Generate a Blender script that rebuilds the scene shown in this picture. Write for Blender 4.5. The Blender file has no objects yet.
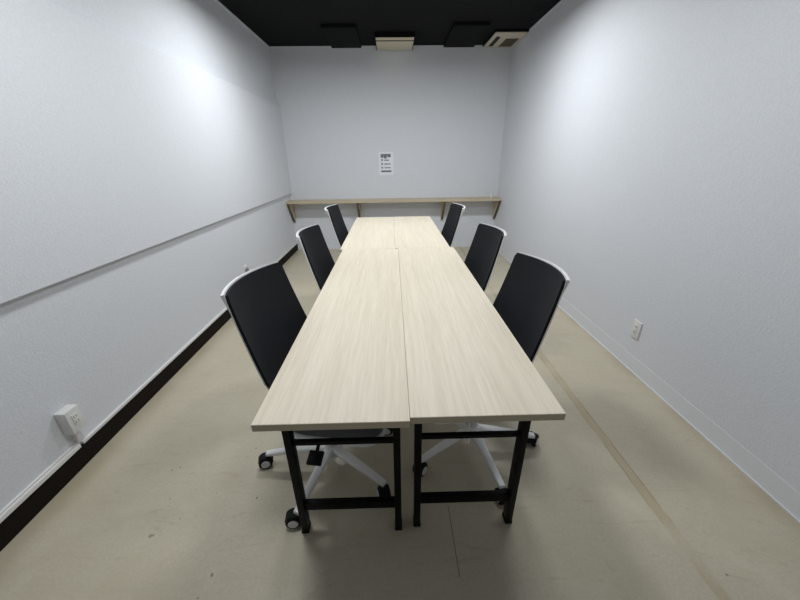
import bpy, bmesh, math, random
from mathutils import Vector, Matrix
random.seed(4)
PI = math.pi
C = bpy.context.scene.collection

# ------------------------------------------------------------------ camera
F = Vector((0.018522684, 0.915293273, -0.402361944))
R = Vector((0.999608102, -0.025401067, -0.011765529))
U = Vector((0.020989332, 0.40198633, 0.915405068))
cam = bpy.data.objects.new('camera', bpy.data.cameras.new('camera'))
C.objects.link(cam)
cam.matrix_world = Matrix(((R.x, U.x, -F.x, 0), (R.y, U.y, -F.y, 0), (R.z, U.z, -F.z, 1.3585), (0, 0, 0, 1)))
cam.data.sensor_width = 36
cam.data.lens = 36 * 328.73 / 800
cam.data.clip_start = 0.02
bpy.context.scene.camera = cam

# ------------------------------------------------------------------ world, exposure
w = bpy.data.worlds.new('world'); bpy.context.scene.world = w
w.use_nodes = True
w.node_tree.nodes['Background'].inputs[0].default_value = (0, 0, 0, 1)
vs = bpy.context.scene.view_settings
vs.view_transform = 'Standard'; vs.look = 'None'; vs.gamma = 1; vs.exposure = 0.0

# ------------------------------------------------------------------ room lamps
LAMPS = [(-0.66, 3.14, 23, 180), (0.67, 3.14, 24, 180), (-0.58, 1.25, 16, 180), (0.58, 1.25, 8.0, 180)]
LAMP_Z = 2.50
for lx, ly, e, spread in LAMPS:
    l = bpy.data.lights.new('lamp_light', 'AREA'); l.shape = 'DISK'; l.size = 0.34; l.energy = e
    l.color = (0.95, 0.98, 1.0); l.spread = math.radians(spread)
    lo = bpy.data.objects.new('lamp_light', l); C.objects.link(lo); lo.location = (lx, ly, LAMP_Z - 0.004)

# ------------------------------------------------------------------ dimensions
XL, XR, YB, ZC, YF = -1.5243, 1.6025, 5.1796, 2.6506, -1.35
TX, TY, TW, L1, L2, HT = 0.0362, 0.6675, 0.4152, 1.75, 1.3937, 0.72
TYAW = 0.003635

# ------------------------------------------------------------------ materials
def new_mat(name):
    m = bpy.data.materials.new(name); m.use_nodes = True
    nt = m.node_tree; b = nt.nodes['Principled BSDF']
    return m, nt, b
def simple(name, col, rough=.5, metal=0, bump=0, scale=200, spec=.5, sheen=0):
    m, nt, b = new_mat(name)
    b.inputs['Roughness'].default_value = rough; b.inputs['Metallic'].default_value = metal
    b.inputs['Specular IOR Level'].default_value = spec
    if sheen: b.inputs['Sheen Weight'].default_value = sheen
    tc = nt.nodes.new('ShaderNodeTexCoord')
    n = nt.nodes.new('ShaderNodeTexNoise'); n.inputs['Scale'].default_value = scale; n.inputs['Detail'].default_value = 3
    nt.links.new(tc.outputs['Object'], n.inputs['Vector'])
    mix = nt.nodes.new('ShaderNodeMix'); mix.data_type = 'RGBA'
    mix.inputs[6].default_value = (*[c * .93 for c in col], 1); mix.inputs[7].default_value = (*[min(1, c * 1.05) for c in col], 1)
    nt.links.new(n.outputs['Fac'], mix.inputs[0]); nt.links.new(mix.outputs[2], b.inputs['Base Color'])
    if bump:
        bp = nt.nodes.new('ShaderNodeBump'); bp.inputs['Strength'].default_value = bump; bp.inputs['Distance'].default_value = .001
        nt.links.new(n.outputs['Fac'], bp.inputs['Height']); nt.links.new(bp.outputs[0], b.inputs['Normal'])
    return m
def M(nt, op, a, b=None, c=None):
    n = nt.nodes.new('ShaderNodeMath'); n.operation = op
    for i, v in enumerate((a, b, c)):
        if v is None: continue
        if isinstance(v, (int, float)): n.inputs[i].default_value = v
        else: nt.links.new(v, n.inputs[i])
    return n.outputs[0]
def mixc(nt, fac, a, b):
    mx = nt.nodes.new('ShaderNodeMix'); mx.data_type = 'RGBA'
    for i, v in ((0, fac), (6, a), (7, b)):
        if isinstance(v, tuple): mx.inputs[i].default_value = (*v, 1)
        elif isinstance(v, (int, float)): mx.inputs[i].default_value = v
        else: nt.links.new(v, mx.inputs[i])
    return mx.outputs[2]
def noise(nt, vec, scale, detail=4, rough=.5, dist=0):
    n = nt.nodes.new('ShaderNodeTexNoise'); n.inputs['Scale'].default_value = scale
    n.inputs['Detail'].default_value = detail; n.inputs['Roughness'].default_value = rough; n.inputs['Distortion'].default_value = dist
    nt.links.new(vec, n.inputs['Vector']); return n.outputs['Fac']
def ramp(nt, v, lo, hi):
    mr = nt.nodes.new('ShaderNodeMapRange'); mr.interpolation_type = 'SMOOTHSTEP'
    mr.inputs['From Min'].default_value = lo; mr.inputs['From Max'].default_value = hi
    nt.links.new(v, mr.inputs['Value']); return mr.outputs[0]
def mapping(nt, vec, scale):
    mp = nt.nodes.new('ShaderNodeMapping'); mp.inputs['Scale'].default_value = scale
    nt.links.new(vec, mp.inputs['Vector']); return mp.outputs[0]

def wall_mat(name, col):
    m, nt, b = new_mat(name)
    tc = nt.nodes.new('ShaderNodeTexCoord').outputs['Object']
    fine = noise(nt, tc, 115, 4, .65); big = noise(nt, tc, 1.3, 3)
    c = mixc(nt, ramp(nt, fine, .3, .7), tuple(x * .95 for x in col), tuple(x * 1.03 for x in col))
    c2 = mixc(nt, M(nt, 'MULTIPLY', big, .12), c, tuple(x * .9 for x in col))
    nt.links.new(c2, b.inputs['Base Color'])
    b.inputs['Roughness'].default_value = .62; b.inputs['Specular IOR Level'].default_value = .35
    bp = nt.nodes.new('ShaderNodeBump'); bp.inputs['Strength'].default_value = .8; bp.inputs['Distance'].default_value = .0022
    nt.links.new(fine, bp.inputs['Height']); nt.links.new(bp.outputs[0], b.inputs['Normal'])
    return m
def floor_mat():
    m, nt, b = new_mat('floor_sheet')
    tc = nt.nodes.new('ShaderNodeTexCoord').outputs['Object']
    sep = nt.nodes.new('ShaderNodeSeparateXYZ'); nt.links.new(tc, sep.inputs[0]); X, Y = sep.outputs[0], sep.outputs[1]
    base = (0.525, 0.475, 0.365)
    fine = noise(nt, tc, 90, 6, .75)
    c = mixc(nt, ramp(nt, fine, .3, .7), tuple(x * .92 for x in base), tuple(x * 1.07 for x in base))
    mid = ramp(nt, noise(nt, tc, 6, 6, .7, 1.2), .35, .7)
    c = mixc(nt, M(nt, 'MULTIPLY', mid, .22), c, (0.42, 0.365, 0.25))
    pale = ramp(nt, noise(nt, mapping(nt, tc, (1.6, 1.1, 1)), 2.3, 6, .65, 1.5), .5, .72)
    c = mixc(nt, M(nt, 'MULTIPLY', pale, .3), c, (0.60, 0.56, 0.45))
    sl = ramp(nt, noise(nt, mapping(nt, tc, (2.2, 9, 1)), 1.7, 7, .7, 2.0), .56, .68)
    c = mixc(nt, M(nt, 'MULTIPLY', sl, .35), c, (0.36, 0.30, 0.20))
    big = ramp(nt, noise(nt, tc, 1.6, 5, .6, .6), .45, .75)
    c = mixc(nt, M(nt, 'MULTIPLY', big, .45), c, (0.43, 0.375, 0.265))
    streak = ramp(nt, noise(nt, mapping(nt, tc, (1.2, 6, 1)), 1.5, 5, .6, .8), .52, .75)
    c = mixc(nt, M(nt, 'MULTIPLY', streak, .3), c, (0.40, 0.35, 0.26))
    # brown adhesive strip running along the room on the right
    wob = M(nt, 'MULTIPLY', M(nt, 'SUBTRACT', noise(nt, tc, 7, 3), .5), .016)
    dx = M(nt, 'ABSOLUTE', M(nt, 'SUBTRACT', M(nt, 'ADD', X, wob), 1.076))
    band = M(nt, 'SUBTRACT', 1, ramp(nt, dx, .016, .026))
    band = M(nt, 'MULTIPLY', band, ramp(nt, noise(nt, tc, 3.5, 4), .25, .6))
    c = mixc(nt, M(nt, 'MULTIPLY', band, .5), c, (0.38, 0.29, 0.16))
    edge = M(nt, 'SUBTRACT', 1, ramp(nt, M(nt, 'ABSOLUTE', M(nt, 'SUBTRACT', dx, .021)), .001, .006))
    c = mixc(nt, M(nt, 'MULTIPLY', M(nt, 'MULTIPLY', edge, ramp(nt, noise(nt, tc, 5, 4), .4, .6)), .5), c, (0.25, 0.19, 0.11))
    # hairline cut in the sheet
    d2 = M(nt, 'ABSOLUTE', M(nt, 'SUBTRACT', X, .2105))
    cut = M(nt, 'MULTIPLY', M(nt, 'SUBTRACT', 1, ramp(nt, d2, .0006, .0022)), M(nt, 'MULTIPLY', M(nt, 'GREATER_THAN', Y, .66), M(nt, 'LESS_THAN', Y, .92)))
    c = mixc(nt, M(nt, 'MULTIPLY', cut, .8), c, (0.06, 0.05, 0.04))
    # wide patchy brown bands along both skirtings, fading into the room
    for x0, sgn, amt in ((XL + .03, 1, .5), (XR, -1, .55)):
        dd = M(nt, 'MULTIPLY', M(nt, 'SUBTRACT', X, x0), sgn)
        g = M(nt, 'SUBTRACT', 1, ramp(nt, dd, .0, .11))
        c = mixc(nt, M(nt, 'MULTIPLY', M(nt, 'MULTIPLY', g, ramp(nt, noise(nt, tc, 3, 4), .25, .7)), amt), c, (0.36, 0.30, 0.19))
    # pale walked line beside the left skirting
    # scattered scuff marks
    spots = [(-1.074, 1.135, .006), (-1.042, 1.148, .005), (-.978, .835, .008), (-.967, .838, .006), (-.668, .694, .008), (-.682, .628, .004),
             (-.614, .98, .006), (-.994, .988, .004), (-.801, 1.009, .004), (1.146, .638, .005), (-.90, .90, .004), (-.72, 1.25, .005)]
    for sx, sy, sr in spots:
        vd = nt.nodes.new('ShaderNodeVectorMath'); vd.operation = 'DISTANCE'; vd.inputs[1].default_value = (sx, sy, 0)
        nt.links.new(tc, vd.inputs[0])
        dd = M(nt, 'ADD', vd.outputs['Value'], M(nt, 'MULTIPLY', M(nt, 'SUBTRACT', fine, .5), .012))
        c = mixc(nt, M(nt, 'MULTIPLY', M(nt, 'SUBTRACT', 1, ramp(nt, dd, sr * .4, sr * 1.1)), .65), c, (0.10, 0.08, 0.055))
    nt.links.new(c, b.inputs['Base Color'])
    b.inputs['Roughness'].default_value = .42; b.inputs['Specular IOR Level'].default_value = .4
    bp = nt.nodes.new('ShaderNodeBump'); bp.inputs['Strength'].default_value = .25; bp.inputs['Distance'].default_value = .001
    nt.links.new(fine, bp.inputs['Height']); nt.links.new(bp.outputs[0], b.inputs['Normal'])
    return m
def wood_mat(name, light, dark, axis=1, rough=.42):
    m, nt, b = new_mat(name)
    tc = nt.nodes.new('ShaderNodeTexCoord').outputs['Object']
    oi = nt.nodes.new('ShaderNodeObjectInfo')
    off = nt.nodes.new('ShaderNodeVectorMath'); off.operation = 'ADD'; nt.links.new(tc, off.inputs[0])
    cx = nt.nodes.new('ShaderNodeCombineXYZ')
    nt.links.new(M(nt, 'MULTIPLY', oi.outputs['Random'], 7), cx.inputs[0]); nt.links.new(M(nt, 'MULTIPLY', oi.outputs['Random'], 13), cx.inputs[1])
    nt.links.new(cx.outputs[0], off.inputs[1]); v = off.outputs[0]
    s1 = [85, 85, 85]; s1[axis] = 2.2
    s2 = [15, 15, 15]; s2[axis] = .7
    s3 = [190, 190, 190]; s3[axis] = 9
    g1 = noise(nt, mapping(nt, v, s1), 1, 5, .6, .3); g2 = noise(nt, mapping(nt, v, s2), 1, 4, .6, .8); g3 = noise(nt, mapping(nt, v, s3), 1, 3, .6)
    k = M(nt, 'ADD', M(nt, 'MULTIPLY', g1, .45), M(nt, 'ADD', M(nt, 'MULTIPLY', g2, .3), M(nt, 'MULTIPLY', g3, .35)))
    k = ramp(nt, k, .36, .74)
    c = mixc(nt, k, light, dark)
    nt.links.new(c, b.inputs['Base Color'])
    b.inputs['Roughness'].default_value = rough; b.inputs['Specular IOR Level'].default_value = .4
    bp = nt.nodes.new('ShaderNodeBump'); bp.inputs['Strength'].default_value = .1; bp.inputs['Distance'].default_value = .0005
    nt.links.new(g1, bp.inputs['Height']); nt.links.new(bp.outputs[0], b.inputs['Normal'])
    return m
m_wall = wall_mat('wallpaper', (0.69, 0.71, 0.748))
m_panel = wall_mat('panel_paper', (0.70, 0.72, 0.757))
m_ceil = simple('black_ceiling', (0.0060, 0.0062, 0.0072), .9, bump=.3, scale=120, spec=.15)
m_ceilp = simple('black_ceiling_panel', (0.0040, 0.0042, 0.0050), .85, spec=.15)
m_floor = floor_mat()
m_base_black = simple('black_skirting', (0.009, 0.006, 0.005), .7, spec=.15)
m_base_white = simple('pale_skirting', (0.70, 0.72, 0.755), .55, bump=.1)
m_white = simple('white_plastic', (0.80, 0.80, 0.79), .35)
m_duct = simple('duct_plastic', (0.74, 0.73, 0.72), .4)
m_outlet = simple('outlet_plastic', (0.72, 0.72, 0.70), .4)
m_cutedge = simple('brown_cut_edge', (0.13, 0.10, 0.07), .7)
m_grey = simple('grey_plastic', (0.20, 0.21, 0.20), .5)
m_slot = simple('socket_dark', (0.05, 0.05, 0.05), .6)
m_wood = wood_mat('table_laminate', (0.73, 0.665, 0.54), (0.61, 0.54, 0.42), 1, .5)
m_edge = wood_mat('table_edge_band', (0.52, 0.455, 0.34), (0.43, 0.365, 0.26), 0, .45)
m_shelfwood = wood_mat('shelf_wood', (0.62, 0.53, 0.39), (0.47, 0.39, 0.27), 0, .5)
m_black = simple('black_steel', (0.0025, 0.0025, 0.003), .45, spec=.12)
m_fabric = simple('black_mesh_fabric', (0.0145, 0.0153, 0.0185), .9, bump=.5, scale=600, spec=.2)
m_seatf = simple('dark_seat_fabric', (0.085, 0.09, 0.10), .9, bump=.5, scale=500)
m_frame = simple('white_frame', (0.84, 0.84, 0.84), .3)
m_rubber = simple('black_rubber', (0.004, 0.004, 0.004), .55, spec=.2)
m_hub = simple('pale_hub', (0.62, 0.62, 0.62), .35)
m_steel = simple('bolt_steel', (0.6, 0.6, 0.6), .3, 1)
m_cream = simple('cream_metal', (0.62, 0.56, 0.42), .45)
m_grille = simple('brown_grille', (0.13, 0.105, 0.075), .6)
m_dark = simple('dark_cavity', (0.008, 0.008, 0.008), .7)
m_paper = simple('paper', (0.80, 0.82, 0.86), .7)
m_ink = simple('grey_ink', (0.16, 0.17, 0.20), .7)
def emit(name, col, s):
    m, nt, b = new_mat(name)
    b.inputs['Emission Color'].default_value = (*col, 1); b.inputs['Emission Strength'].default_value = s
    return m
m_diff = emit('lamp_diffuser', (.95, .98, 1), 6)

# ------------------------------------------------------------------ mesh helpers
def bx(bm, x0, x1, y0, y1, z0, z1, bevel=0, seg=2, mat=None):
    r = bmesh.ops.create_cube(bm, size=1)
    vs_ = r['verts']
    for v in vs_:
        v.co = Vector((x0 + (v.co.x + .5) * (x1 - x0), y0 + (v.co.y + .5) * (y1 - y0), z0 + (v.co.z + .5) * (z1 - z0)))
    if mat is not None: bmesh.ops.transform(bm, matrix=mat, verts=vs_)
    if bevel:
        es = list({e for v in vs_ for e in v.link_edges})
        bmesh.ops.bevel(bm, geom=es, offset=bevel, segments=seg, affect='EDGES', profile=.6)
def cyl(bm, p0, p1, r0, r1=None, n=20, caps=True):
    if r1 is None: r1 = r0
    p0, p1 = Vector(p0), Vector(p1); d = p1 - p0
    q = d.to_track_quat('Z', 'Y').to_matrix().to_4x4()
    mt = Matrix.Translation((p0 + p1) / 2) @ q
    bmesh.ops.create_cone(bm, cap_ends=caps, segments=n, radius1=r0, radius2=r1, depth=d.length, matrix=mt)
def prism(bm, pts, ax, a0, a1):
    # pts 2D polygon in the two axes other than ax
    def mk(p, a):
        l = list(p); l.insert(ax, a); return bm.verts.new(l)
    A = [mk(p, a0) for p in pts]; B = [mk(p, a1) for p in pts]
    bm.faces.new(A); bm.faces.new(list(reversed(B)))
    n = len(pts)
    for i in range(n): bm.faces.new([A[i], B[i], B[(i + 1) % n], A[(i + 1) % n]])
def sweep(bm, path, sec):
    # path: list of (pos, side vector, up vector, half w, half h)
    rings = []
    for p, s, u, a, h in path:
        p, s, u = Vector(p), Vector(s), Vector(u)
        rings.append([bm.verts.new(p + s * (a * c0) + u * (h * c1)) for c0, c1 in sec])
    n = len(sec)
    for i in range(len(rings) - 1):
        for j in range(n): bm.faces.new([rings[i][j], rings[i][(j + 1) % n], rings[i + 1][(j + 1) % n], rings[i + 1][j]])
    bm.faces.new(list(reversed(rings[0]))); bm.faces.new(rings[-1])
RSEC = []
for k in range(16):
    a = 2 * PI * k / 16; c0, s0 = math.cos(a), math.sin(a)
    RSEC.append((math.copysign(abs(c0) ** .55, c0), math.copysign(abs(s0) ** .55, s0)))
def obj(name, bm, mats, parent=None, smooth=True, loc=(0, 0, 0)):
    bmesh.ops.recalc_face_normals(bm, faces=bm.faces)
    me = bpy.data.meshes.new(name); bm.to_mesh(me); bm.free()
    if not isinstance(mats, (list, tuple)): mats = [mats]
    for m in mats: me.materials.append(m)
    if smooth:
        for p in me.polygons: p.use_smooth = True
        me.set_sharp_from_angle(angle=math.radians(35))
    o = bpy.data.objects.new(name, me); C.objects.link(o); o.location = loc
    if parent: o.parent = parent
    return o
def empty(name, loc, rz=0):
    o = bpy.data.objects.new(name, None); C.objects.link(o); o.location = loc; o.rotation_euler = (0, 0, rz)
    o.empty_display_size = .1
    return o
def tag(o, label, cat, group=None):
    o['label'] = label; o['category'] = cat
    if group: o['group'] = group
    return o
def struct(name, mats, *boxes, label=None):
    bm = bmesh.new()
    for b in boxes: bx(bm, *b)
    o = obj(name, bm, mats, smooth=False); o['kind'] = 'structure'
    if label: o['label'] = label
    return o

# ------------------------------------------------------------------ structure
struct('floor', m_floor, (XL - .1, XR + .1, YF - .1, YB + .1, -.1, 0), label='beige sheet floor with scuffs and a brown strip on the right')
struct('ceiling', m_ceil, (XL - .1, XR + .1, YF - .1, YB + .1, ZC, ZC + .1), label='black ceiling')
struct('wall_left', m_wall, (XL - .1, XL, YF - .1, YB + .1, 0, ZC), label='left white textured wall')
struct('wall_right', m_wall, (XR, XR + .1, YF - .1, YB + .1, 0, ZC), label='right white textured wall')
struct('wall_back', m_wall, (XL, XR, YB, YB + .1, 0, ZC), label='far white wall behind the shelf')
struct('wall_front', m_wall, (XL, XR, YF - .1, YF, 0, ZC), label='white wall behind the viewer')
struct('trim_1', m_panel, (XL, XL + .031, YF, YB, .858, 2.0012, .005, 3), label='long raised white panel band along the left wall')
struct('trim_2', m_wall, (XL, XL + .006, YF, YB, ZC - .018, ZC), (XR - .006, XR, YF, YB, ZC - .018, ZC), (XL, XR, YB - .006, YB, ZC - .012, ZC), label='thin edging where walls meet the black ceiling')
struct('baseboard_left', m_base_black, (XL, XL + .012, YF, YB, 0, .100), label='black skirting along the left wall')
struct('baseboard_right', m_base_white, (XR - .002, XR, YF, YB, 0, .105), (XR - .008, XR, YF, YB, 0, .006), label='pale skirting along the right wall')
struct('baseboard_back', m_base_white, (XL + .012, XR - .007, YB - .007, YB, 0, .06), label='pale skirting under the shelf')

# ------------------------------------------------------------------ tables
def make_table(name, L, side, TW=TW):
    # local: x across (0.415 wide, centred), y along from near end (0) to far end (L); side = -1 outer edge on -x
    t = empty(name, (0, 0, 0))
    W = TW - .0008
    bm = bmesh.new(); bx(bm, -W / 2, W / 2, 0, L, HT - .0235, HT, .0012, 1)
    for f in bm.faces:
        if abs(f.normal.z) < .5: f.material_index = 1
    o = obj('tabletop', bm, [m_wood, m_edge], t, smooth=False)
    for f in o.data.polygons: f.material_index = 0 if abs(f.normal.z) > .5 else 1
    xo = side * (min(.404, TW - .0125) - TW / 2) ; xi = side * (.037 - TW / 2)
    # xo: outer leg, xi: inner leg (both measured from the table's own middle)
    for yy, sg in ((.182, 1), (L - .09, -1)):
        for xx in (xo, xi):
            bm = bmesh.new(); bx(bm, xx - .0125, xx + .0125, yy - .019, yy + .019, .012, HT - .03, .002)
            lg = obj('leg', bm, m_black, t)
            bm = bmesh.new(); bx(bm, xx - .0145, xx + .0145, yy - .0205, yy + .0205, 0, .016, .003)
            obj('foot_cap', bm, m_rubber, lg)
            # folded gusset plate at the leg head with two bolts
            bm = bmesh.new()
            inn = 1 if xx < 0 else -1
            prism(bm, [(yy - .03, HT - .0235), (yy + .05, HT - .0235), (yy + .04, HT - .07), (yy + .02, HT - .13), (yy - .022, HT - .13)], 0, xx + inn * .013, xx + inn * .017)
            bx(bm, xx - .024, xx + .024, yy - .045, yy + .045, HT - .0285, HT - .0235)
            bx(bm, xx + inn * .012, xx + inn * .028, yy - .028, yy - .012, HT - .075, HT - .028, .002)
            br = obj('bracket', bm, m_black, t)
            bm = bmesh.new()
            for dz in (.045, .062):
                cyl(bm, (xx + inn * .017, yy - .0285, HT - dz), (xx + inn * .017, yy - .0325, HT - dz), .0032, n=8)
            obj('bolt', bm, m_steel, br)
        x0, x1 = min(xo, xi) + .0125, max(xo, xi) - .0125
        bm = bmesh.new(); bx(bm, x0, x1, yy - .009, yy + .007, .455, .472, .002)
        obj('upper_crossbar', bm, m_black, t)
        bm = bmesh.new(); bx(bm, x0, x1, yy - .010, yy + .012, .123, .160, .002)
        obj('lower_crossbar', bm, m_black, t)
    bm = bmesh.new()
    for xx in (xo - side * .03, xi + side * .03):
        bx(bm, xx - .012, xx + .012, .24, L - .15, HT - .052, HT - .0235, .002)
    obj('under_rail', bm, m_black, t)
    return t
def place_table(t, a, b, label, turn=0.0):
    c, s = math.cos(TYAW), math.sin(TYAW)
    t.location = (TX + a * c - b * s, TY + a * s + b * c, 0); t.rotation_euler = (0, 0, TYAW + turn)
    tag(t, label, 'table', 'narrow laminate tables pushed together into one long table')
place_table(make_table('meeting_table', L1, -1, .417), -.2085, -.005, 'near left long narrow table, pale wood top and black steel legs, slightly closest to viewer', -.006)
place_table(make_table('meeting_table', L1, 1, .420), .2100, .005, 'near right long narrow table, pale wood top and black steel legs', -.006)
place_table(make_table('meeting_table', L2, -1), -TW / 2 - .011, L1 - .0035, 'far left narrow table, pale wood top, its end toward the wall shelf')
place_table(make_table('meeting_table', L2, 1), TW / 2 - .011, L1 + .0065, 'far right narrow table, pale wood top, its end toward the wall shelf')

# ------------------------------------------------------------------ chairs
BT, BB, ZT, XT, XB, CV = .191, .215, .948, -.255, -.161, .050
def back_pt(s, z, off=0.0):
    """front surface of the back at width fraction s, height z; off shifts backwards along its normal"""
    t = (ZT - z) / (ZT - .62)
    hw = BT + (BB - BT) * min(t, 1.0)
    if t > 1.0: hw -= .03 * (t - 1) ** 1.2 / .3
    x = XT + (XB - XT) * t - .018 * 4 * t * (1 - t) * .25 + CV * s * s
    x -= off
    return Vector((x, s * hw, z - off * .28))
ZB = .50
def panel_grid(bm, off, inset=0.0, corner=.03, nz=26, ns=24):
    rows = []
    for i in range(nz + 1):
        f = i / nz; z = ZT - inset - f * (ZT - ZB - 2 * inset)
        e = min(z - (ZB + inset), (ZT - inset) - z)
        cut = 0
        if e < corner: cut = corner - math.sqrt(max(0, corner ** 2 - (corner - e) ** 2))
        row = []
        for j in range(ns + 1):
            s = -1 + 2 * j / ns
            lim = 1 - (cut + inset) / .2
            row.append(bm.verts.new(back_pt(s * lim, z, off)))
        rows.append(row)
    return rows
def skin(bm, rows, flip=False):
    for i in range(len(rows) - 1):
        for j in range(len(rows[0]) - 1):
            f = [rows[i][j], rows[i][j + 1], rows[i + 1][j + 1], rows[i + 1][j]]
            bm.faces.new(f[::-1] if flip else f)
def border(rows):
    b = list(rows[0]) + [r[-1] for r in rows[1:]] + list(reversed(rows[-1][:-1])) + [r[0] for r in reversed(rows[1:-1])]
    return b
def make_backrest(parent):
    bm = bmesh.new()
    A = panel_grid(bm, 0, .001, .007); B = panel_grid(bm, .012, .001, .007)
    skin(bm, A); skin(bm, B, True)
    a, b = border(A), border(B)
    for i in range(len(a)):
        k = (i + 1) % len(a); bm.faces.new([a[i], b[i], b[k], a[k]])
    return obj('backrest', bm, m_fabric, parent)
def make_back_frame(parent):
    # closed ring behind the panel's rim, taller along the top
    bm = bmesh.new(); N = 34
    loop = []
    def top(s): return (s, ZT, 0)
    for j in range(N + 1): loop.append((-1 + 2 * j / N, ZT))
    for j in range(1, 30): loop.append((1, ZT - (ZT - ZB) * j / 30))
    for j in range(N + 1): loop.append((1 - 2 * j / N, ZB))
    for j in range(1, 30): loop.append((-1, ZB + (ZT - ZB) * j / 30))
    n = len(loop); rings = []
    for s, z in loop:
        tt = max(0, 1 - (ZT - z) / .05)                 # 1 at the top rail, fading down the sides
        up = .005 * tt
        wd = .0
        s_in = max(-1, min(1, s)) ; 
        out_s = s * (1 + wd / .2)
        zi = z - .022 if z > ZT - 1e-6 else (z + .03 if z < ZB + 1e-6 else z)
        si = s * (1 - .022 / .2) if abs(s) > 1 - .022 / .2 else s
        d0, d1 = .0115, .0165 + .009 * tt
        zo = z + up if z > ZT - .02 else z
        zc_ = lambda q: min(q, ZT - .030) if abs(s) >= .999 else q
        r = [back_pt(out_s, zo, d0), back_pt(out_s, zo, d1), back_pt(si, zi, d1), back_pt(si, zi, d0)]
        rings.append([bm.verts.new(v) for v in r])
    for i in range(n):
        k = (i + 1) % n
        for j in range(4):
            q = (j + 1) % 4
            bm.faces.new([rings[i][j], rings[i][q], rings[k][q], rings[k][j]])
    bmesh.ops.remove_doubles(bm, verts=bm.verts, dist=.0004)
    return obj('back_frame', bm, m_frame, parent)
def rounded_slab(bm, x0, x1, hw, z0, z1, r=.07, rr=.16, n=8, lip=.012, front_drop=.0):
    cx, out = [(x1 - r, hw - r, 0, r), (x0 + rr, hw - rr, 90, rr), (x0 + rr, -hw + rr, 180, rr), (x1 - r, -hw + r, 270, r)], []
    for px, py, a0, r in cx:
        for k in range(n + 1):
            a = math.radians(a0 + 90 * k / n); out.append((px + r * math.cos(a), py + r * math.sin(a), math.cos(a), math.sin(a)))
    mx = (x0 + x1) / 2
    levels = [(z0, -lip), (z0 + lip * .5, -lip * .25), (z0 + lip, 0), (z1 - lip, 0), (z1 - lip * .4, -lip * .3), (z1, -lip * 1.3)]
    rings = []
    for z, o in levels:
        rings.append([bm.verts.new((x + nx * o, y + ny * o, z - front_drop * max(0, (x - mx) / (x1 - mx)) ** 2)) for x, y, nx, ny in out])
    m_ = len(out)
    for i in range(len(rings) - 1):
        for j in range(m_): bm.faces.new([rings[i][j], rings[i][(j + 1) % m_], rings[i + 1][(j + 1) % m_], rings[i + 1][j]])
    bm.faces.new(list(reversed(rings[0]))); bm.faces.new(rings[-1])
def make_caster(parent):
    # local: stem on the axis, wheels trailing along +Y, axle along X
    bm = bmesh.new(); T_ = .020; H_ = .031
    for q in (-1, 1):
        cyl(bm, (q * .005, T_, H_), (q * .020, T_, H_), H_, n=30); cyl(bm, (q * .020, T_, H_), (q * .025, T_, H_), H_, .027, 30)
    prism(bm, [(T_ + .034 * math.cos(a), H_ + .034 * math.sin(a)) for a in [math.radians(d) for d in range(20, 181, 16)]], 0, -.019, .019)
    cyl(bm, (0, 0, .05), (0, 0, .078), .009, n=14)
    c = obj('caster', bm, m_rubber, parent)
    for q in (-1, 1):
        bm = bmesh.new(); cyl(bm, (q * .0245, T_, H_), (q * .0275, T_, H_), .0205, .019, 26)
        obj('hub_cap', bm, m_hub, c)
    return c
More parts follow.
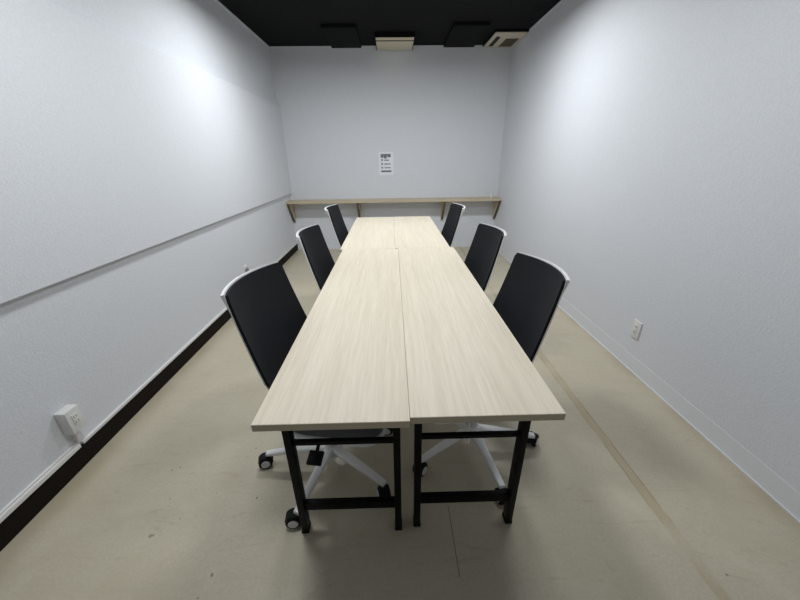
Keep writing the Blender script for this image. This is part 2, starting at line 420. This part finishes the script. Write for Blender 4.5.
def make_chair():
    t = empty('office_chair', (0, 0, 0))
    make_backrest(t); make_back_frame(t)
    # J-shaped support from under the seat up the back
    bm = bmesh.new(); path = []
    pts = [(-.05, .345), (-.10, .348), (-.145, .365), (-.168, .41), (-.172, .46), (-.172, .52), (-.178, .575)]
    for i, (x, z) in enumerate(pts):
        a = pts[max(0, i - 1)]; b = pts[min(len(pts) - 1, i + 1)]
        d = Vector((b[0] - a[0], 0, b[1] - a[1])).normalized(); u = Vector((-d.z, 0, d.x))
        path.append(((x, 0, z), (0, 1, 0), u, .034 - .001 * i, .010))
    sweep(bm, path, RSEC)
    for z in (.53,):
        cx = back_pt(0, z).x - .02
        pp = []
        for k in range(13):
            s = -1 + 2 * k / 12; p = back_pt(s * .95, z, .020); pp.append((p, (0, 0, 1), (1, 0, 0), .014, .006))
        sweep(bm, pp, RSEC)
    obj('back_support', bm, m_frame, t)
    bm = bmesh.new(); rounded_slab(bm, -.165, .285, .232, .398, .474, .08, .17, 8, .018, .012); obj('seat', bm, m_seatf, t)
    bm = bmesh.new(); rounded_slab(bm, -.17, .29, .236, .372, .404, .085, .18, 8, .018, .012); obj('seat_shell', bm, m_frame, t)
    bm = bmesh.new(); bx(bm, -.11, .10, -.065, .065, .325, .378, .012); cyl(bm, (0, 0, .30), (0, 0, .33), .03); obj('seat_mechanism', bm, m_frame, t)
    bm = bmesh.new(); cyl(bm, (.02, -.06, .352), (.035, -.19, .345), .006, n=10); cyl(bm, (.035, -.185, .345), (.04, -.235, .332), .007, n=10)
    bx(bm, -.028, .028, -.026, .026, -.006, .006, .003, mat=Matrix.Translation((.042, -.257, .328)) @ Matrix.Rotation(math.radians(20), 4, 'X'))
    obj('height_lever', bm, m_rubber, t)
    bm = bmesh.new(); cyl(bm, (.05, .06, .352), (.11, .235, .345), .005, n=10); cyl(bm, (.11, .235, .345), (.122, .275, .310), .0055, .006, n=12)
    obj('tilt_lever', bm, m_frame, t)
    bm = bmesh.new(); cyl(bm, (0, 0, .10), (0, 0, .215), .027, n=24); cyl(bm, (0, 0, .215), (0, 0, .31), .014, n=20); obj('gas_lift', bm, m_hub, t)
    bm = bmesh.new()
    cyl(bm, (0, 0, .062), (0, 0, .125), .040, .034, 28)
    for k in range(5):
        a = 2 * PI * k / 5; d = Vector((math.cos(a), math.sin(a), 0)); sd = Vector((-d.y, d.x, 0))
        path = []
        for q in range(9):
            f = q / 8; r = .02 + f * .290
            z = .102 - .020 * f - .012 * f * f
            path.append((d * r + Vector((0, 0, z)), sd, (0, 0, 1), .023 - .009 * f, .016 - .006 * f))
        sweep(bm, path, RSEC)
    base = obj('star_base', bm, m_frame, t)
    return t
CH_G = 'office chairs around the long table'
def finish_chair(t, base_rz, cast):
    for ch in t.children:
        if ch.name.startswith('star_base'): ch.rotation_euler = (0, 0, base_rz)
    cs = [ch for ch in t.children if ch.name.startswith('caster')]
    for k, c in enumerate(cs):
        a = base_rz + 2 * PI * k / 5
        c.location = (.300 * math.cos(a), .300 * math.sin(a), 0)
        v = cast[k]                       # wheels trail to the outer side of the star
        if math.cos(v + PI / 2 - a) < 0: v += PI
        c.rotation_euler = (0, 0, v)
def dup(root):
    r = root.copy(); C.objects.link(r)
    for ch in list(root.children):
        c = ch.copy(); C.objects.link(c); c.parent = r
        for g in list(ch.children):
            d = g.copy(); C.objects.link(d); d.parent = c
    return r
proto = make_chair()
for k in range(5): make_caster(proto)
def axle(vx, vy): return math.atan2(vy, vx)
D = math.radians
# (x, y, heading, world angle of first arm, world axle directions of the casters, label)
CH = [
 (-.309, 1.155, -8.5, 180.5, [axle(.30, -.95), axle(.12, -.99), axle(-.97, -.25), axle(.2, 1), axle(1, .3)], 'near left office chair with black back in white frame, the largest on the left side'),
 (.377, 1.245, 185.3, -6, [axle(.75, -.66), axle(.2, 1), axle(1, .3), axle(.75, -.6), axle(1, .2)], 'near right office chair with black back in white frame, the largest on the right side'),
 (-.292, 2.016, -2.8, 54, [D(10), D(70), D(140), D(35), D(100)], 'middle office chair of the left row, black back, white rim'),
 (.379, 1.954, 185.1, 54, [D(50), D(110), D(20), D(80), D(160)], 'middle office chair of the right row, black back, white rim'),
 (-.309, 3.006, -2.2, 90, [D(15), D(75), D(130), D(45), D(170)], 'farthest office chair of the left row, near the wall shelf'),
 (.358, 2.971, 182.4, 90, [D(85), D(15), D(55), D(145), D(115)], 'farthest office chair of the right row, near the wall shelf'),
]
for i, (x, y, hd, a0, cst, lab) in enumerate(CH):
    t = proto if i == 0 else dup(proto)
    t.location = (x, y, 0); h = D(hd); t.rotation_euler = (0, 0, h)
    finish_chair(t, D(a0) - h, [c - h for c in cst])
    tag(t, lab, 'chair', CH_G)

# ------------------------------------------------------------------ wall shelf, its brackets, the cup
t = empty('wall_shelf', (0, YB, 0))
tag(t, 'long pale wooden shelf across the far wall on triangular brackets', 'shelf')
bm = bmesh.new(); bx(bm, XL + .0008, XR - .0008, -.25, 0, .735, .768, .0015, 1); obj('shelf_board', bm, m_shelfwood, t, smooth=False)
for bxp in (XL + .024, -.497, .770, XR - .024):
    bm = bmesh.new()
    prism(bm, [(-.225, .735), (0, .735), (0, .44), (-.03, .44), (-.225, .70)], 0, bxp - .017, bxp + .017)
    o = obj('bracket', bm, [m_shelfwood, m_cutedge], t, smooth=False)
    for f in o.data.polygons:
        if f.normal.z < -.3 or f.normal.y < -.5: f.material_index = 1
# small white cup with a flared rim
bm = bmesh.new()
prof = [(.0, .0), (.017, .0), (.018, .002), (.0215, .058), (.0235, .064), (.0205, .064), (.0165, .004), (0, .004)]
n = 24; rings = []
for r, z in prof: rings.append([bm.verts.new((r * math.cos(2 * PI * k / n), r * math.sin(2 * PI * k / n), z)) for k in range(n)] if r else [bm.verts.new((0, 0, z))])
for i in range(len(rings) - 1):
    a, b = rings[i], rings[i + 1]
    for k in range(n):
        f = [a[k % len(a)], a[(k + 1) % len(a)], b[(k + 1) % len(b)], b[k % len(b)]]
        f2 = list(dict.fromkeys(f)); bm.faces.new(f2)
o = obj('small_cup', bm, m_white, loc=(1.480, YB - .13, .768)); tag(o, 'tiny white cup at the right end of the wall shelf', 'cup')

# ------------------------------------------------------------------ notice
t = empty('notice_sheet', (-.072, YB, 1.255)); tag(t, 'white printed notice sheet stuck on the far wall above the shelf', 'notice')
bm = bmesh.new(); bx(bm, -.105, .105, -.0015, -.0002, -.155, .155); obj('paper', bm, m_paper, t, smooth=False)
def ink(name, rects):
    bm = bmesh.new()
    for x0, x1, z0, z1 in rects: bx(bm, x0, x1, -.0022, -.0014, z0, z1)
    obj(name, bm, m_ink, t, smooth=False)
ink('printed_title', [(-.076, .070, .104, .126), (-.076, -.035, .076, .1045), (-.030, .012, .066, .1045), (.020, .070, .082, .1045)])
for z, ws in ((.034, (.018, .024, .016)), (-.018, (.018, .024, .016, .018)), (-.068, (.016, .020, .018, .022))):
    rc = [(-.070, -.046, z, z + .024)]; x = -.024
    for wd in ws:
        rc.append((x, x + wd, z + .002, z + .018)); x += wd + .004
    ink('printed_line', rc)
ink('printed_bar', [(-.076, .076, -.118, -.094)])

# ------------------------------------------------------------------ outlets and cable duct
t = empty('outlet_box', (XL, 1.204, .262)); tag(t, 'raised white power outlet box on left wall above black skirting', 'power outlet')
bm = bmesh.new(); bx(bm, 0, .044, -.035, .035, -.060, .060, .003); obj('box_body', bm, m_outlet, t)
bm = bmesh.new(); bx(bm, .044, .047, -.033, .033, -.058, .058, .0015); pl = obj('cover_plate', bm, m_outlet, t)
bm = bmesh.new(); bx(bm, .0465, .0500, -.013, .013, -.022, .032, .001); so = obj('socket', bm, m_outlet, t)
bm = bmesh.new()
for z in (.018, -.010):
    for y in (-.006, .006): bx(bm, .0497, .0504, y - .0012, y + .0012, z - .005, z + .005)
obj('socket_slot', bm, m_slot, so, smooth=False)
bm = bmesh.new(); bx(bm, 0, .018, -.009, .009, -.131, -.060, .002); obj('duct_riser', bm, m_duct, t)
def flat_outlet(name, x, y, z, nx, label, wy=.035, hz=.058, ms=None):
    t = empty(name, (x, y, z)); tag(t, label, 'power outlet')
    s = nx
    def b(x0, x1, *a, **k):
        bm = bmesh.new(); bx(bm, min(s * x0, s * x1), max(s * x0, s * x1), *a, **k); return bm
    obj('cover_plate', b(0, .009, -wy, wy, -hz, hz, .002), m_outlet, t)
    so = obj('socket', b(.008, .0115, -.014, .014, -.036, .036, .001) if ms is None else b(.008, .024, -.026, .026, -.05, .03, .003), ms or m_outlet, t)
    if ms: return
    bm = bmesh.new()
    for z0 in (.018, -.018):
        for y0 in (-.006, .006): bx(bm, min(s * .0112, s * .012), max(s * .0112, s * .012), y0 - .0016, y0 + .0016, z0 - .007, z0 + .007)
    obj('socket_slot', bm, m_slot, so, smooth=False)
flat_outlet('wall_outlet', XR, 1.872, .288, -1, 'flat white wall outlet low on the right wall')
flat_outlet('wall_outlet', XL, 3.27, .285, 1, 'small outlet with grey cover low on left wall beyond the near left chair back', ms=m_grey)
bm = bmesh.new(); bx(bm, XL, XL + .017, YF, 1.196, .1005, .1215, .002)
bx(bm, XL, XL + .010, YF, 1.192, .1218, .1315, .002)
o = obj('cable_duct', bm, m_duct); tag(o, 'doubled white cable duct on black skirting, nearer than the outlet box', 'cable duct')
bm = bmesh.new(); bx(bm, XL, XL + .014, 1.214, YB - .002, .1005, .1165, .002)
o = obj('cable_duct', bm, m_duct); tag(o, 'thin white cable duct on black skirting running from outlet box to far wall', 'cable duct')

# ------------------------------------------------------------------ ceiling fittings
def ceiling_panel(x0, x1, y0, y1, label):
    bm = bmesh.new(); bx(bm, x0, x1, y0, y1, ZC - .035, ZC, .003)
    o = obj('ceiling_panel', bm, m_ceilp); tag(o, label, 'ceiling panel', 'black square panels on the ceiling')
ceiling_panel(-.72, -.345, 4.40, 5.13, 'black square ceiling panel left of the cream air vent')
ceiling_panel(.70, 1.09, 4.36, 5.13, 'black square ceiling panel between cream air vent and right cassette')
# centre unit: black housing with a cream plate and a dark air slot
t = empty('ceiling_air_vent', (.075, 4.92, ZC)); tag(t, 'cream rectangular air vent in a black housing, centre of the ceiling edge', 'air vent')
bm = bmesh.new(); bx(bm, -.232, .232, -.262, .256, -.050, 0, .003); obj('housing', bm, m_ceilp, t)
bm = bmesh.new(); bx(bm, -.222, .222, -.252, -.165, -.0545, -.045, .002); obj('front_strip', bm, m_cream, t)
bm = bmesh.new(); bx(bm, -.218, .218, -.165, -.115, -.0506, -.045); obj('air_slot', bm, m_dark, t, smooth=False)
bm = bmesh.new(); bx(bm, -.222, .222, -.115, .235, -.0545, -.045, .002); obj('face_plate', bm, m_cream, t)
# right cassette
t = empty('ceiling_cassette', (1.405, 4.88, ZC)); tag(t, 'cream ceiling cassette air conditioner in the right corner with dark slots', 'air conditioner')
bm = bmesh.new(); bx(bm, -.195, .19, -.285, .285, -.022, 0, .003); obj('housing', bm, m_ceilp, t)
bm = bmesh.new()
# frame plate with a long curved-ended slot (left) and a rectangular grille opening (right)
zs0, zs1 = -.030, -.020
bx(bm, -.183, .178, -.272, -.16, zs0, zs1, .001)
bx(bm, -.183, .178, .255, .272, zs0, zs1, .001)
bx(bm, -.183, -.135, -.16, .255, zs0, zs1, .001)
bx(bm, -.075, .000, -.16, .255, zs0, zs1, .001)
bx(bm, .165, .178, -.16, .255, zs0, zs1, .001)
bx(bm, .0, .165, -.16, -.07, zs0, zs1, .001)
prism(bm, [(-.135, -.16), (-.075, -.16), (-.075, -.08), (-.085, -.115), (-.105, -.14), (-.135, -.15)], 2, zs0, zs1)
obj('frame_plate', bm, m_cream, t, smooth=False)
bm = bmesh.new(); bx(bm, -.135, -.075, -.15, .255, -.0235, -.0205); obj('air_slot', bm, m_dark, t, smooth=False)
bm = bmesh.new(); bx(bm, .0, .165, -.07, .255, -.0245, -.0205)
for k in range(14):
    y = -.06 + k * .023; bx(bm, .003, .162, y, y + .010, -.029, -.024)
obj('intake_grille', bm, m_grille, t, smooth=False)

# ------------------------------------------------------------------ ceiling lamps (just above the frame's top edge)
for (lx, ly, e, sp), lab in zip(LAMPS, ('round ceiling lamp over the left side of the far tables', 'round ceiling lamp over the right side of the far tables',
                                 'round ceiling lamp over the left side of the near tables', 'round ceiling lamp over the right side of the near tables')):
    t = empty('ceiling_lamp', (lx, ly, ZC)); tag(t, lab, 'ceiling lamp', 'round ceiling lamps')
    bm = bmesh.new(); cyl(bm, (0, 0, LAMP_Z - ZC + .001), (0, 0, 0), .145, n=40); obj('housing', bm, m_ceilp, t)
    bm = bmesh.new(); cyl(bm, (0, 0, LAMP_Z - ZC - .001), (0, 0, LAMP_Z - ZC + .001), .13, n=40); obj('diffuser', bm, m_diff, t)
